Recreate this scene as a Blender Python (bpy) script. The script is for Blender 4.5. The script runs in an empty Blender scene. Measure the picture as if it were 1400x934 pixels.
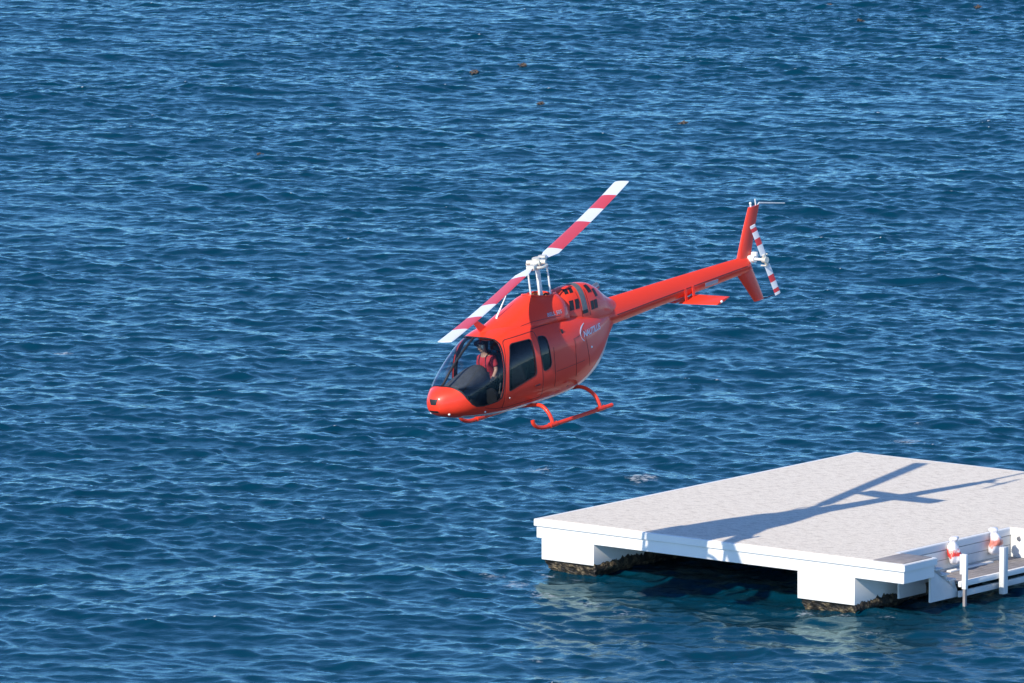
import bpy, bmesh, math, random
import numpy as np
from mathutils import Matrix, Vector, Euler

random.seed(7)
rad = math.radians
SC = bpy.context.scene
COL = SC.collection

# ------------------------------------------------------------------ camera, sky, sun, exposure
ZD = 1.10                                   # deck height above the water
cam_d = bpy.data.cameras.new('camera'); cam = bpy.data.objects.new('camera', cam_d); COL.objects.link(cam)
cam.location = (0, 0, 27.186 + ZD); cam.rotation_euler = (rad(90 - 8.02), 0, 0)
cam_d.sensor_width = 36; cam_d.lens = 36 * 11000 / 1400
cam_d.clip_start = 1; cam_d.clip_end = 20000
cam_d.dof.use_dof = True; cam_d.dof.focus_distance = 163; cam_d.dof.aperture_fstop = 9
SC.camera = cam

SUN_AZ = math.atan2(-0.78865, -0.61484) - rad(1)      # direction towards the sun, from +x
SUN_EL = rad(34.1)
W = bpy.data.worlds.new('World'); SC.world = W; W.use_nodes = True
wn = W.node_tree; wn.nodes.clear()
wo = wn.nodes.new('ShaderNodeOutputWorld'); wb = wn.nodes.new('ShaderNodeBackground'); sk = wn.nodes.new('ShaderNodeTexSky')
sk.sky_type = 'NISHITA'; sk.sun_disc = False; sk.sun_elevation = SUN_EL
sk.sun_rotation = rad(90) - SUN_AZ
sk.altitude = 2500; sk.air_density = 0.85; sk.dust_density = 0.0; sk.ozone_density = 7.0
wb.inputs['Strength'].default_value = 0.15
wn.links.new(sk.outputs[0], wb.inputs[0]); wn.links.new(wb.outputs[0], wo.inputs[0])

sl = bpy.data.lights.new('sun', 'SUN'); sl.energy = 3.1; sl.angle = rad(0.53); sl.color = (1.0, 0.925, 0.80)
so = bpy.data.objects.new('sun', sl); COL.objects.link(so); so.location = (-40, 100, 60)
sdir = Vector((math.cos(SUN_AZ) * math.cos(SUN_EL), math.sin(SUN_AZ) * math.cos(SUN_EL), math.sin(SUN_EL)))
so.rotation_euler = sdir.to_track_quat('Z', 'Y').to_euler()

SC.view_settings.view_transform = 'Standard'; SC.view_settings.look = 'None'
SC.view_settings.exposure = 0.88; SC.view_settings.gamma = 1; SC.view_settings.use_curve_mapping = False
SC.cycles.use_denoising = True
SC.cycles.max_bounces = 8; SC.cycles.transparent_max_bounces = 12

# ------------------------------------------------------------------ materials
def mat(name, col, rough=0.5, metal=0.0, coat=0.0, var=0.0, vscale=3.0, bump=0.0, bscale=20.0, spec=0.5):
    m = bpy.data.materials.new(name); m.use_nodes = True
    nt = m.node_tree; p = nt.nodes['Principled BSDF']
    p.inputs['Base Color'].default_value = (*col, 1); p.inputs['Roughness'].default_value = rough
    p.inputs['Metallic'].default_value = metal; p.inputs['Coat Weight'].default_value = coat
    p.inputs['Coat Roughness'].default_value = 0.06; p.inputs['Specular IOR Level'].default_value = spec
    tc = nt.nodes.new('ShaderNodeTexCoord')
    n = nt.nodes.new('ShaderNodeTexNoise'); n.inputs['Scale'].default_value = vscale; n.inputs['Detail'].default_value = 6
    nt.links.new(tc.outputs['Object'], n.inputs['Vector'])
    mx = nt.nodes.new('ShaderNodeMix'); mx.data_type = 'RGBA'
    mx.inputs[6].default_value = (*[c * (1 - var) for c in col], 1); mx.inputs[7].default_value = (*[min(1, c * (1 + var)) for c in col], 1)
    nt.links.new(n.outputs[0], mx.inputs[0]); nt.links.new(mx.outputs[2], p.inputs['Base Color'])
    if bump:
        n2 = nt.nodes.new('ShaderNodeTexNoise'); n2.inputs['Scale'].default_value = bscale; n2.inputs['Detail'].default_value = 5
        nt.links.new(tc.outputs['Object'], n2.inputs['Vector'])
        b = nt.nodes.new('ShaderNodeBump'); b.inputs['Strength'].default_value = bump; b.inputs['Distance'].default_value = 0.02
        nt.links.new(n2.outputs[0], b.inputs['Height']); nt.links.new(b.outputs[0], p.inputs['Normal'])
    return m

RED = mat('red_paint', (0.82, 0.046, 0.018), 0.42, coat=0.30, var=0.06, vscale=2, spec=.3)
REDB = mat('red_blade', (0.62, 0.05, 0.06), 0.4, var=0.06, vscale=4)
WHITEB = mat('white_blade', (0.72, 0.73, 0.75), 0.4, var=0.05, vscale=4)
WHITE = mat('white_enamel', (0.74, 0.73, 0.70), 0.35, var=0.06, vscale=8)
HUBM = mat('hub_metal', (0.62, 0.59, 0.50), 0.4, metal=0.15, var=0.2, vscale=14)
PALE = mat('pale_paint_and_bounce', (0.62, 0.52, 0.50), 0.35, coat=0.3, var=0.15, vscale=5)
DARK = mat('dark_trim', (0.012, 0.012, 0.014), 0.5, var=0.3, vscale=10)
SEAM = mat('seam_shadow_gap', (0.10, 0.008, 0.008), 0.6, var=0.2)
LOUV = mat('louvre_black', (0.010, 0.010, 0.011), 0.55, var=0.3, vscale=30)
BAND = mat('grey_band', (0.13, 0.14, 0.14), 0.5, metal=0.2, var=0.35, vscale=18)
INTER = mat('cabin_lining', (0.018, 0.019, 0.022), 0.75, var=0.3, vscale=8)
SEATM = mat('seat_fabric', (0.016, 0.017, 0.021), 0.85, var=0.3, vscale=20)
HOODM = mat('glareshield_cloth', (0.060, 0.060, 0.064), 0.8, var=0.45, vscale=9, bump=0.5, bscale=14)
STEEL = mat('exhaust_steel', (0.35, 0.35, 0.36), 0.35, metal=0.8, var=0.2, vscale=15)
DECAL = mat('white_decal', (0.62, 0.58, 0.63), 0.4, var=0.04)
DECALG = mat('grey_decal', (0.42, 0.36, 0.40), 0.4, var=0.08)
WELL = mat('mast_well_primer', (0.55, 0.20, 0.07), 0.6, var=0.4, vscale=9)
LAMPM = mat('lamp_glass', (0.85, 0.82, 0.78), 0.12, var=0.05)
SKIN = mat('skin', (0.50, 0.27, 0.18), 0.5, var=0.08, vscale=20, spec=0.3)
SHIRT = mat('red_shirt', (0.50, 0.028, 0.040), 0.85, var=0.25, vscale=25, bump=0.4, bscale=30)
NAVY = mat('navy_cloth', (0.018, 0.022, 0.045), 0.85, var=0.3, vscale=25)
EAR = mat('headset_cream', (0.55, 0.55, 0.44), 0.45, var=0.1)

def glass_mat(name, tint, rf):
    m = bpy.data.materials.new(name); m.use_nodes = True; nt = m.node_tree; nt.nodes.clear()
    o = nt.nodes.new('ShaderNodeOutputMaterial'); t = nt.nodes.new('ShaderNodeBsdfTransparent'); g = nt.nodes.new('ShaderNodeBsdfGlossy')
    fr = nt.nodes.new('ShaderNodeFresnel'); fr.inputs[0].default_value = 1.5
    mu = nt.nodes.new('ShaderNodeMath'); mu.operation = 'MULTIPLY_ADD'; mu.inputs[1].default_value = 1.0; mu.inputs[2].default_value = rf; mu.use_clamp = True
    ge = nt.nodes.new('ShaderNodeNewGeometry'); iv = nt.nodes.new('ShaderNodeMath'); iv.operation = 'SUBTRACT'; iv.inputs[0].default_value = 1.0; nt.links.new(ge.outputs['Backfacing'], iv.inputs[1])
    nt.links.new(iv.outputs[0], mu.inputs[1])
    t.inputs[0].default_value = (*tint, 1); g.inputs['Roughness'].default_value = 0.02
    mx = nt.nodes.new('ShaderNodeMixShader')
    nt.links.new(fr.outputs[0], mu.inputs[0]); nt.links.new(mu.outputs[0], mx.inputs[0]); nt.links.new(t.outputs[0], mx.inputs[1]); nt.links.new(g.outputs[0], mx.inputs[2]); nt.links.new(mx.outputs[0], o.inputs[0])
    return m
GLASS = glass_mat('windshield_acrylic', (0.90, 0.93, 0.95), 0.0)
TINT = glass_mat('tinted_acrylic', (0.42, 0.45, 0.50), 0.0)

# ------------------------------------------------------------------ mesh helpers
def mk(name, V, F, mats, parent=None, smooth=True, mi=None, fix=True):
    me = bpy.data.meshes.new(name); me.from_pydata([tuple(map(float, v)) for v in V], [], F)
    if fix:
        bm = bmesh.new(); bm.from_mesh(me); bmesh.ops.recalc_face_normals(bm, faces=bm.faces[:]); bm.to_mesh(me); bm.free()
    for m in (mats if isinstance(mats, (list, tuple)) else [mats]): me.materials.append(m)
    if mi is not None:
        for p, i in zip(me.polygons, mi): p.material_index = i
    o = bpy.data.objects.new(name, me); COL.objects.link(o)
    if parent: o.parent = parent
    for p in me.polygons: p.use_smooth = smooth
    return o
def sharp(o, ang=35):
    try: o.data.set_sharp_from_angle(angle=rad(ang))
    except Exception: pass
    return o
class G:
    """collects verts / faces / material indices of one mesh"""
    def __init__(s): s.V = []; s.F = []; s.M = []
    def add(s, V, F, m=0):
        n = len(s.V); s.V += [tuple(v) for v in V]; s.F += [tuple(i + n for i in f) for f in F]; s.M += [m] * len(F); return s
    def box(s, a, b, m=0, bev=0.0, R=None, c=None):
        bm = bmesh.new(); bmesh.ops.create_cube(bm, size=1)
        a = Vector(a); b = Vector(b)
        for v in bm.verts: v.co = Vector(((v.co[i] + .5) * (b[i] - a[i]) + a[i]) for i in range(3))
        if bev: bmesh.ops.bevel(bm, geom=bm.edges[:], offset=bev, segments=2, affect='EDGES', profile=.5)
        if R is not None:
            c = Vector(c) if c is not None else (a + b) / 2
            for v in bm.verts: v.co = c + R @ (v.co - c)
        bm.verts.index_update()
        s.add([v.co[:] for v in bm.verts], [[v.index for v in f.verts] for f in bm.faces], m); bm.free(); return s
    def tube(s, P, r, n=10, m=0, sx=1.0, up=(0, 0, 1)):
        P = [Vector(p) for p in P]; R = r if isinstance(r, (list, tuple)) else [r] * len(P)
        V = []; F = []; prev = None
        for i, p in enumerate(P):
            t = (P[min(i + 1, len(P) - 1)] - P[max(i - 1, 0)]).normalized()
            if prev is None:
                u = Vector(up)
                if abs(u.dot(t)) > .95: u = Vector((0, 1, 0))
                a = (u - t * u.dot(t)).normalized()
            else: a = (prev - t * prev.dot(t)).normalized()
            prev = a; b = t.cross(a)
            for k in range(n):
                th = 2 * math.pi * k / n
                V.append(p + a * math.cos(th) * R[i] + b * math.sin(th) * R[i] * sx)
        for i in range(len(P) - 1):
            for k in range(n): F.append((i * n + k, i * n + (k + 1) % n, (i + 1) * n + (k + 1) % n, (i + 1) * n + k))
        F.append(tuple(range(n))); F.append(tuple(range((len(P) - 1) * n, len(P) * n)))
        return s.add(V, F, m)
    def ball(s, c, r, m=0, seg=14):
        r = r if isinstance(r, (list, tuple)) else (r, r, r)
        bm = bmesh.new(); bmesh.ops.create_uvsphere(bm, u_segments=seg, v_segments=max(6, seg // 2 + 1), radius=1)
        for v in bm.verts: v.co = Vector(c) + Vector((v.co[0] * r[0], v.co[1] * r[1], v.co[2] * r[2]))
        bm.verts.index_update()
        s.add([v.co[:] for v in bm.verts], [[v.index for v in f.verts] for f in bm.faces], m); bm.free(); return s
    def prism(s, poly, h, m=0, axis=2, h0=0.0):
        n = len(poly); V = []
        for hh in (h0, h):
            for a, b in poly: V.append({2: (a, b, hh), 1: (a, hh, b), 0: (hh, a, b)}[axis])
        F = [tuple(range(n)), tuple(range(2 * n - 1, n - 1, -1))] + [(i, (i + 1) % n, n + (i + 1) % n, n + i) for i in range(n)]
        return s.add(V, F, m)
    def make(s, name, mats, parent=None, smooth=True, ang=35):
        o = mk(name, s.V, s.F, mats, parent, smooth, s.M)
        if smooth: sharp(o, ang)
        return o
def tag(o, label=None, cat=None, group=None, kind=None):
    if label: o['label'] = label
    if cat: o['category'] = cat
    if group: o['group'] = group
    if kind: o['kind'] = kind
    return o
def empty(name, M):
    o = bpy.data.objects.new(name, None); COL.objects.link(o); o.empty_display_size = .2; o.matrix_world = M; return o
def smoothline(P, k=6):
    P = [Vector(p) for p in P]; out = []
    for i in range(len(P) - 1):
        p0 = P[max(i - 1, 0)]; p1 = P[i]; p2 = P[i + 1]; p3 = P[min(i + 2, len(P) - 1)]
        for j in range(k):
            t = j / k
            out.append(.5 * ((2 * p1) + (p2 - p0) * t + (2 * p0 - 5 * p1 + 4 * p2 - p3) * t * t + (3 * p1 - p0 - 3 * p2 + p3) * t ** 3))
    out.append(P[-1]); return out

def pchip(xs, ys):
    xs = np.asarray(xs, float); ys = np.asarray(ys, float)
    h = np.diff(xs); d = np.diff(ys) / h
    m = np.zeros(len(xs)); m[0] = d[0]; m[-1] = d[-1]
    for i in range(1, len(xs) - 1):
        if d[i - 1] * d[i] > 0:
            w1 = 2 * h[i] + h[i - 1]; w2 = h[i] + 2 * h[i - 1]
            m[i] = (w1 + w2) / (w1 / d[i - 1] + w2 / d[i])
    def f(x):
        x = np.clip(np.asarray(x, float), xs[0], xs[-1])
        i = np.clip(np.searchsorted(xs, x) - 1, 0, len(xs) - 2)
        t = (x - xs[i]) / h[i]
        return (1 + 2 * t) * (1 - t) ** 2 * ys[i] + t * (1 - t) ** 2 * h[i] * m[i] + t * t * (3 - 2 * t) * ys[i + 1] + t * t * (t - 1) * h[i] * m[i + 1]
    return f
class Loft:
    """super-elliptic sections along x: rows of x, z bottom, z top, z of widest, half width, exponent above, exponent below"""
    def __init__(s, tab):
        a = np.array(sorted(tab)); s.x0, s.x1 = a[0, 0], a[-1, 0]
        s.zb, s.zt, s.zm, s.hw, s.nu, s.nl = [pchip(a[:, 0], a[:, k]) for k in range(1, 7)]
    def pt(s, x, th, off=0.):
        x = np.asarray(x, float); th = np.asarray(th, float)
        n = np.where(np.sin(th) >= 0, s.nu(x), s.nl(x)); c, sn = np.cos(th), np.sin(th)
        y = s.hw(x) * np.sign(c) * np.abs(c) ** (2 / n)
        hz = np.where(sn >= 0, s.zt(x) - s.zm(x), s.zm(x) - s.zb(x))
        z = s.zm(x) + hz * np.sign(sn) * np.abs(sn) ** (2 / n)
        P = np.stack([x + 0 * th, y, z], -1)
        if off:
            e = 2e-3
            a = s.pt(x + e, th) - s.pt(x - e, th); b = s.pt(x, th + e) - s.pt(x, th - e)
            N = np.cross(b, a); N /= np.linalg.norm(N, axis=-1, keepdims=True) + 1e-12
            ctr = np.stack([x + 0 * th, 0 * y, s.zm(x) + 0 * th], -1)
            P = P + N * np.sign(((P - ctr) * N).sum(-1, keepdims=True)) * off
        return P
    def th(s, x, z, side=1):
        x = np.asarray(x, float); z = np.asarray(z, float)
        up = z >= s.zm(x); n = np.where(up, s.nu(x), s.nl(x)); h = np.where(up, s.zt(x) - s.zm(x), s.zm(x) - s.zb(x))
        v = np.clip(np.abs(z - s.zm(x)) / h, 0, 1) ** (n / 2)
        t = np.where(up, 1, -1) * np.arcsin(v)
        return t if side > 0 else np.pi - t
    def mesh(s, xs, nth=96, pw=1.0):
        th = np.linspace(0, 2 * np.pi, nth, endpoint=False)
        th = th + 0.0
        V = [tuple(p) for x in xs for p in s.pt(np.full(nth, x), th)]
        F = []
        for i in range(len(xs) - 1):
            for k in range(nth): F.append((i * nth + k, i * nth + (k + 1) % nth, (i + 1) * nth + (k + 1) % nth, (i + 1) * nth + k))
        F.append(tuple(range(nth))); F.append(tuple(range((len(xs) - 1) * nth, len(xs) * nth)))
        return V, F
    def patch(s, name, uv, m, parent, o0=-.004, o1=.006, flip=False):
        """uv: grid [nu][nv] of (x, th) -> thin shell following the surface"""
        A = np.array(uv); nu, nv = A.shape[:2]
        V = []
        for off in (o0, o1): V += [tuple(p) for p in s.pt(A[..., 0].ravel(), A[..., 1].ravel(), off)]
        F = []; N = nu * nv
        for i in range(nu - 1):
            for j in range(nv - 1):
                a, b, c, d = i * nv + j, i * nv + j + 1, (i + 1) * nv + j + 1, (i + 1) * nv + j
                F += [(a, b, c, d), (N + d, N + c, N + b, N + a)]
        edge = [(0, j) for j in range(nv)] + [(i, nv - 1) for i in range(1, nu)] + [(nu - 1, j) for j in range(nv - 2, -1, -1)] + [(i, 0) for i in range(nu - 2, 0, -1)]
        idx = [i * nv + j for i, j in edge]
        for a, b in zip(idx, idx[1:] + idx[:1]): F.append((b, a, N + a, N + b))
        return sharp(mk(name, V, F, m, parent))
    def rect(s, name, x0, x1, z0, z1, m, parent, side=1, sh=0.0, n=6, o0=-.004, o1=.006):
        g = []
        for i in range(n):
            row = []
            for j in range(n):
                b = j / (n - 1); z = z0 + (z1 - z0) * b; x = x0 + (x1 - x0) * i / (n - 1) + sh * b
                row.append((x, float(s.th(x, z, side))))
            g.append(row)
        return s.patch(name, g, m, parent, o0, o1)

def evaluated(o, name, parent=None):
    bpy.context.view_layer.update()
    dg = bpy.context.evaluated_depsgraph_get()
    me = bpy.data.meshes.new_from_object(o.evaluated_get(dg)); me.name = name
    n = bpy.data.objects.new(name, me); COL.objects.link(n)
    if parent: n.parent = parent
    return n
def kill(*obs):
    for o in obs: bpy.data.objects.remove(o, do_unlink=True)

# ------------------------------------------------------------------ water
O = Vector((0.4504, 166.3546, ZD)); U = Vector((0.7881038, -0.6155424, 0)); VV = Vector((0.6155424, 0.7881038, 0))
def water_material():
    m = bpy.data.materials.new('sea_water'); m.use_nodes = True; nt = m.node_tree; p = nt.nodes['Principled BSDF']; L = nt.links.new
    p.inputs['Base Color'].default_value = (0.0004, 0.032, 0.059, 1); p.inputs['Roughness'].default_value = 0.12; p.inputs['IOR'].default_value = 1.333
    g = nt.nodes.new('ShaderNodeNewGeometry')
    mp = nt.nodes.new('ShaderNodeMapping'); mp.inputs['Rotation'].default_value = (0, 0, rad(25)); mp.inputs['Scale'].default_value = (0.7, 1.2, 1)
    L(g.outputs['Position'], mp.inputs[0])
    n1 = nt.nodes.new('ShaderNodeTexNoise'); n1.inputs['Scale'].default_value = 4.2; n1.inputs['Detail'].default_value = 5; n1.inputs['Roughness'].default_value = .55; n1.inputs['Distortion'].default_value = .4
    L(mp.outputs[0], n1.inputs[0])
    b1 = nt.nodes.new('ShaderNodeBump'); b1.inputs['Strength'].default_value = 1.0; b1.inputs['Distance'].default_value = 0.035
    L(n1.outputs[0], b1.inputs['Height']); L(b1.outputs[0], p.inputs['Normal'])
    p.inputs['Specular IOR Level'].default_value = 0.0
    gl = nt.nodes.new('ShaderNodeBsdfGlossy'); gl.inputs['Color'].default_value = (.47, .655, .65, 1); gl.inputs['Roughness'].default_value = .125
    fz_ = nt.nodes.new('ShaderNodeFresnel'); fz_.inputs[0].default_value = 1.333; L(b1.outputs[0], gl.inputs['Normal']); L(b1.outputs[0], fz_.inputs['Normal'])
    wm = nt.nodes.new('ShaderNodeMixShader'); L(fz_.outputs[0], wm.inputs[0]); L(p.outputs[0], wm.inputs[1]); L(gl.outputs[0], wm.inputs[2])
    # gusts: patches of finer and smoother skin
    n3 = nt.nodes.new('ShaderNodeTexNoise'); n3.inputs['Scale'].default_value = .09; n3.inputs['Detail'].default_value = 3; L(g.outputs['Position'], n3.inputs[0])
    mr = nt.nodes.new('ShaderNodeMapRange'); mr.inputs[1].default_value = .35; mr.inputs[2].default_value = .65; mr.inputs[3].default_value = .014; mr.inputs[4].default_value = .020
    L(n3.outputs[0], mr.inputs[0]); L(mr.outputs[0], b1.inputs['Distance'])
    at = nt.nodes.new('ShaderNodeAttribute'); at.attribute_name = 'foam'
    n2 = nt.nodes.new('ShaderNodeTexNoise'); n2.inputs['Scale'].default_value = 9; n2.inputs['Detail'].default_value = 8; n2.inputs['Roughness'].default_value = .7
    L(mp.outputs[0], n2.inputs[0])
    ad = nt.nodes.new('ShaderNodeMath'); ad.operation = 'ADD'; L(at.outputs['Fac'], ad.inputs[0]); L(n2.outputs[0], ad.inputs[1])
    fr = nt.nodes.new('ShaderNodeMapRange'); fr.inputs[1].default_value = 1.0; fr.inputs[2].default_value = 1.35; L(ad.outputs[0], fr.inputs[0])
    fm = nt.nodes.new('ShaderNodeBsdfDiffuse'); fm.inputs[0].default_value = (.72, .75, .78, 1)
    mx = nt.nodes.new('ShaderNodeMixShader'); L(fr.outputs[0], mx.inputs[0]); L(wm.outputs[0], mx.inputs[1]); L(fm.outputs[0], mx.inputs[2])
    L(mx.outputs[0], nt.nodes['Material Output'].inputs[0])
    return m
WATER = water_material()
X0, X1, Y0, Y1 = -34.0, 34.0, 132.0, 332.0
NX, NY = 880, 1960
def ocean():
    rng = np.random.default_rng(11)
    Lx, Ly = X1 - X0, Y1 - Y0
    kx = 2 * np.pi * np.fft.fftfreq(NX, Lx / NX); ky = 2 * np.pi * np.fft.fftfreq(NY, Ly / NY)
    KY, KX = np.meshgrid(ky, kx, indexing='ij'); K = np.hypot(KX, KY); K[0, 0] = 1e9
    wd = math.atan2(-.90, -.45)
    c = np.cos(np.arctan2(KY, KX) - wd)
    lam = 2 * np.pi / K
    kp = 2 * np.pi / 5.0
    spread = np.where(c > 0, np.abs(c) ** 2.0, .04 * np.abs(c) ** 2) + .03
    P = np.exp(-1.25 * (kp / K) ** 2) / K ** 3.05 * spread
    P *= np.exp(-(K * .036) ** 2)
    sw = np.exp(-((K - 2 * np.pi / 14) / .08) ** 2) * np.clip(np.cos(np.arctan2(KY, KX) - wd - .5), 0, 1) ** 6
    H = (rng.normal(size=K.shape) + 1j * rng.normal(size=K.shape)) * np.sqrt(P)
    H2 = (rng.normal(size=K.shape) + 1j * rng.normal(size=K.shape)) * np.sqrt(sw)
    f = lambda A: np.real(np.fft.ifft2(A))
    h = f(H); H = H * (0.034 / h.std()); h = f(H2); H = H + H2 * (.050 / h.std())
    # gusts: the short waves are stronger in some patches than in others
    lp = 1 / (1 + np.exp((K - 2 * np.pi / 1.6) * 2.2)); Hs = H * (1 - lp); Hl = H * lp
    G2 = f((rng.normal(size=K.shape) + 1j * rng.normal(size=K.shape)) * np.exp(-(K / (2 * np.pi / 16)) ** 2)); G2 = np.clip(1.0 + .11 * G2 / G2.std(), .25, 1.9)
    ff = lambda A, B: f(A) + G2 * f(B)
    z = ff(Hl, Hs); dx = ff(1j * KX / K * Hl, 1j * KX / K * Hs); dy = ff(1j * KY / K * Hl, 1j * KY / K * Hs)
    lamc = 0.95
    Jxx = f(-KX * KX / K * H) * lamc; Jyy = f(-KY * KY / K * H) * lamc; Jxy = f(-KX * KY / K * H) * lamc
    J = (1 + Jxx) * (1 + Jyy) - Jxy ** 2
    xs = X0 + (np.arange(NX) + .0) * Lx / (NX - 1); ys = Y0 + np.arange(NY) * Ly / (NY - 1)
    YY, XX = np.meshgrid(ys, xs, indexing='ij')
    e = np.minimum(np.minimum(XX - X0, X1 - XX), np.minimum(YY - Y0, Y1 - YY)); fade = np.clip(e / 5, 0, 1); fade = fade * fade * (3 - 2 * fade)
    Px = XX + dx * lamc * fade; Py = YY + dy * lamc * fade; Pz = z * fade
    thr = np.quantile(J, .0012)
    foam = np.clip((thr - J) / .12, 0, 1) * .9
    for (fx, fy, r, a) in FOAM:
        # patches of broken water, in metres on the sea
        q = ((Px - fx) / (r * 1.6)) ** 2 + ((Py - fy) / (r * 2.2)) ** 2
        foam = np.maximum(foam, a * np.exp(-q))
    return Px, Py, Pz, foam, z, fade
FOAM = [] #FOAM
def sea_at(fx, fy):
    j = int(round((fx - X0) / (X1 - X0) * (NX - 1))); i = int(round((fy - Y0) / (Y1 - Y0) * (NY - 1)))
    return float(SEA_Z[min(max(i, 0), NY - 1), min(max(j, 0), NX - 1)])
def px_ground(px, py, z=0.0):
    """sea position in metres of a point measured on the photograph (for laying out the drift weed and foam)"""
    c, s = math.cos(rad(8.02)), math.sin(rad(8.02)); a = (px - 700) / 11000; b = -(py - 467) / 11000
    d = Vector((a, c + b * s, -s + b * c)); t = (z - (27.186 + ZD)) / d.z
    return d.x * t, d.y * t
def deck_pt(u, v, z=0.0): return O + U * u + VV * v + Vector((0, 0, z))
for (px, py, r, a) in [(86, 483, .30, .60), (466, 170, .38, .60), (880, 655, .45, .60), (738, 639, .5, .54), (1240, 604, .5, .55), (1042, 215, .2, .5), (147, 228, .3, .45), (672, 99, .45, .42), (1255, 580, .3, .46), (405, 512, .2, .46), (672, 789, .40, .52), (705, 800, .45, .55), (745, 812, .5, .53), (800, 826, .5, .50), (860, 838, .5, .48), (735, 905, .5, .46), (1190, 862, .4, .48), (1150, 838, .3, .56)]:
    FOAM.append((*px_ground(px, py), r, a))
for (u, v, r, a) in [(6.75, -.15, .16, .56), (7.3, -.35, .30, .52), (8.0, -.2, .22, .52), (.6, -.25, .3, .50), (.1, .1, .2, .5), (1.3, -.3, .3, .48), (8.9, .3, .4, .44), (-.2, -1.0, .5, .42)]:
    p = deck_pt(u, v); FOAM.append((p.x, p.y, r, a))
Px, Py, Pz, FM, _, _ = ocean(); SEA_Z = Pz
me = bpy.data.meshes.new('sea')
nv = NX * NY
co = np.stack([Px, Py, Pz], -1).reshape(-1, 3).astype(np.float32)
ii, jj = np.meshgrid(np.arange(NY - 1), np.arange(NX - 1), indexing='ij'); a0 = (ii * NX + jj).ravel()
quads = np.stack([a0, a0 + 1, a0 + NX + 1, a0 + NX], -1).astype(np.int32)
# outer sheet to the horizon, joined to the rim
R_ = 9000.0
me.vertices.add(nv + 4)
ext = np.array([(-R_, -R_, 0), (R_, -R_, 0), (R_, R_, 0), (-R_, R_, 0)], np.float32)
me.vertices.foreach_set('co', np.concatenate([co, ext]).ravel())
nq = len(quads)
c00, c10, c11, c01 = 0, NX - 1, NY * NX - 1, (NY - 1) * NX
outer = np.array([(nv, nv + 1, c10, c00), (nv + 1, nv + 2, c11, c10), (nv + 2, nv + 3, c01, c11), (nv + 3, nv, c00, c01)], np.int32)
allq = np.concatenate([quads, outer])
me.loops.add(len(allq) * 4); me.polygons.add(len(allq))
me.loops.foreach_set('vertex_index', allq.ravel())
me.polygons.foreach_set('loop_start', np.arange(len(allq), dtype=np.int32) * 4)
me.polygons.foreach_set('use_smooth', np.ones(len(allq), bool))
me.update(calc_edges=True)
at = me.attributes.new('foam', 'FLOAT', 'POINT'); at.data.foreach_set('value', np.concatenate([FM.ravel(), np.zeros(4)]).astype(np.float32))
me.materials.append(WATER)
sea = bpy.data.objects.new('sea', me); COL.objects.link(sea); tag(sea, 'choppy deep blue sea', kind='structure')

# ------------------------------------------------------------------ floating platform
def deck_material():
    m = bpy.data.materials.new('worn_white_deck'); m.use_nodes = True; nt = m.node_tree; p = nt.nodes['Principled BSDF']; L = nt.links.new
    tc = nt.nodes.new('ShaderNodeTexCoord')
    mp = nt.nodes.new('ShaderNodeMapping'); mp.inputs['Scale'].default_value = (1.6, 4.2, 1); mp.inputs['Rotation'].default_value = (0, 0, rad(-38)); L(tc.outputs['Object'], mp.inputs[0])
    n1 = nt.nodes.new('ShaderNodeTexNoise'); n1.inputs['Scale'].default_value = 2.4; n1.inputs['Detail'].default_value = 9; n1.inputs['Roughness'].default_value = .68; L(mp.outputs[0], n1.inputs[0])
    n2 = nt.nodes.new('ShaderNodeTexNoise'); n2.inputs['Scale'].default_value = 26; n2.inputs['Detail'].default_value = 4; n2.inputs['Roughness'].default_value = .7; L(tc.outputs['Object'], n2.inputs[0])
    r1 = nt.nodes.new('ShaderNodeValToRGB'); L(n1.outputs[0], r1.inputs[0])
    e = r1.color_ramp.elements; e[0].position = .26; e[0].color = (.47, .395, .315, 1); e[1].position = .52; e[1].color = (.77, .69, .575, 1)
    r2 = nt.nodes.new('ShaderNodeValToRGB'); L(n2.outputs[0], r2.inputs[0])
    e = r2.color_ramp.elements; e[0].position = .32; e[0].color = (.72, .70, .68, 1); e[1].position = .55; e[1].color = (1, 1, 1, 1)
    mx = nt.nodes.new('ShaderNodeMix'); mx.data_type = 'RGBA'; mx.blend_type = 'MULTIPLY'; mx.inputs[0].default_value = .85
    L(r1.outputs[0], mx.inputs[6]); L(r2.outputs[0], mx.inputs[7]); L(mx.outputs[2], p.inputs['Base Color'])
    p.inputs['Roughness'].default_value = .85; p.inputs['Specular IOR Level'].default_value = .2
    b = nt.nodes.new('ShaderNodeBump'); b.inputs['Strength'].default_value = .35; b.inputs['Distance'].default_value = .01; L(n2.outputs[0], b.inputs['Height']); L(b.outputs[0], p.inputs['Normal'])
    return m
DECK = deck_material()
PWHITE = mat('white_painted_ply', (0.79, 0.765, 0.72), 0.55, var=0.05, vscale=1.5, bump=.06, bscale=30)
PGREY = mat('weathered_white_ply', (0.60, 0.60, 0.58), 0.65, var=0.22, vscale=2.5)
WOOD = mat('grey_weathered_boards', (0.25, 0.225, 0.215), 0.85, var=0.45, vscale=6, bump=.3, bscale=25)
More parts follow.
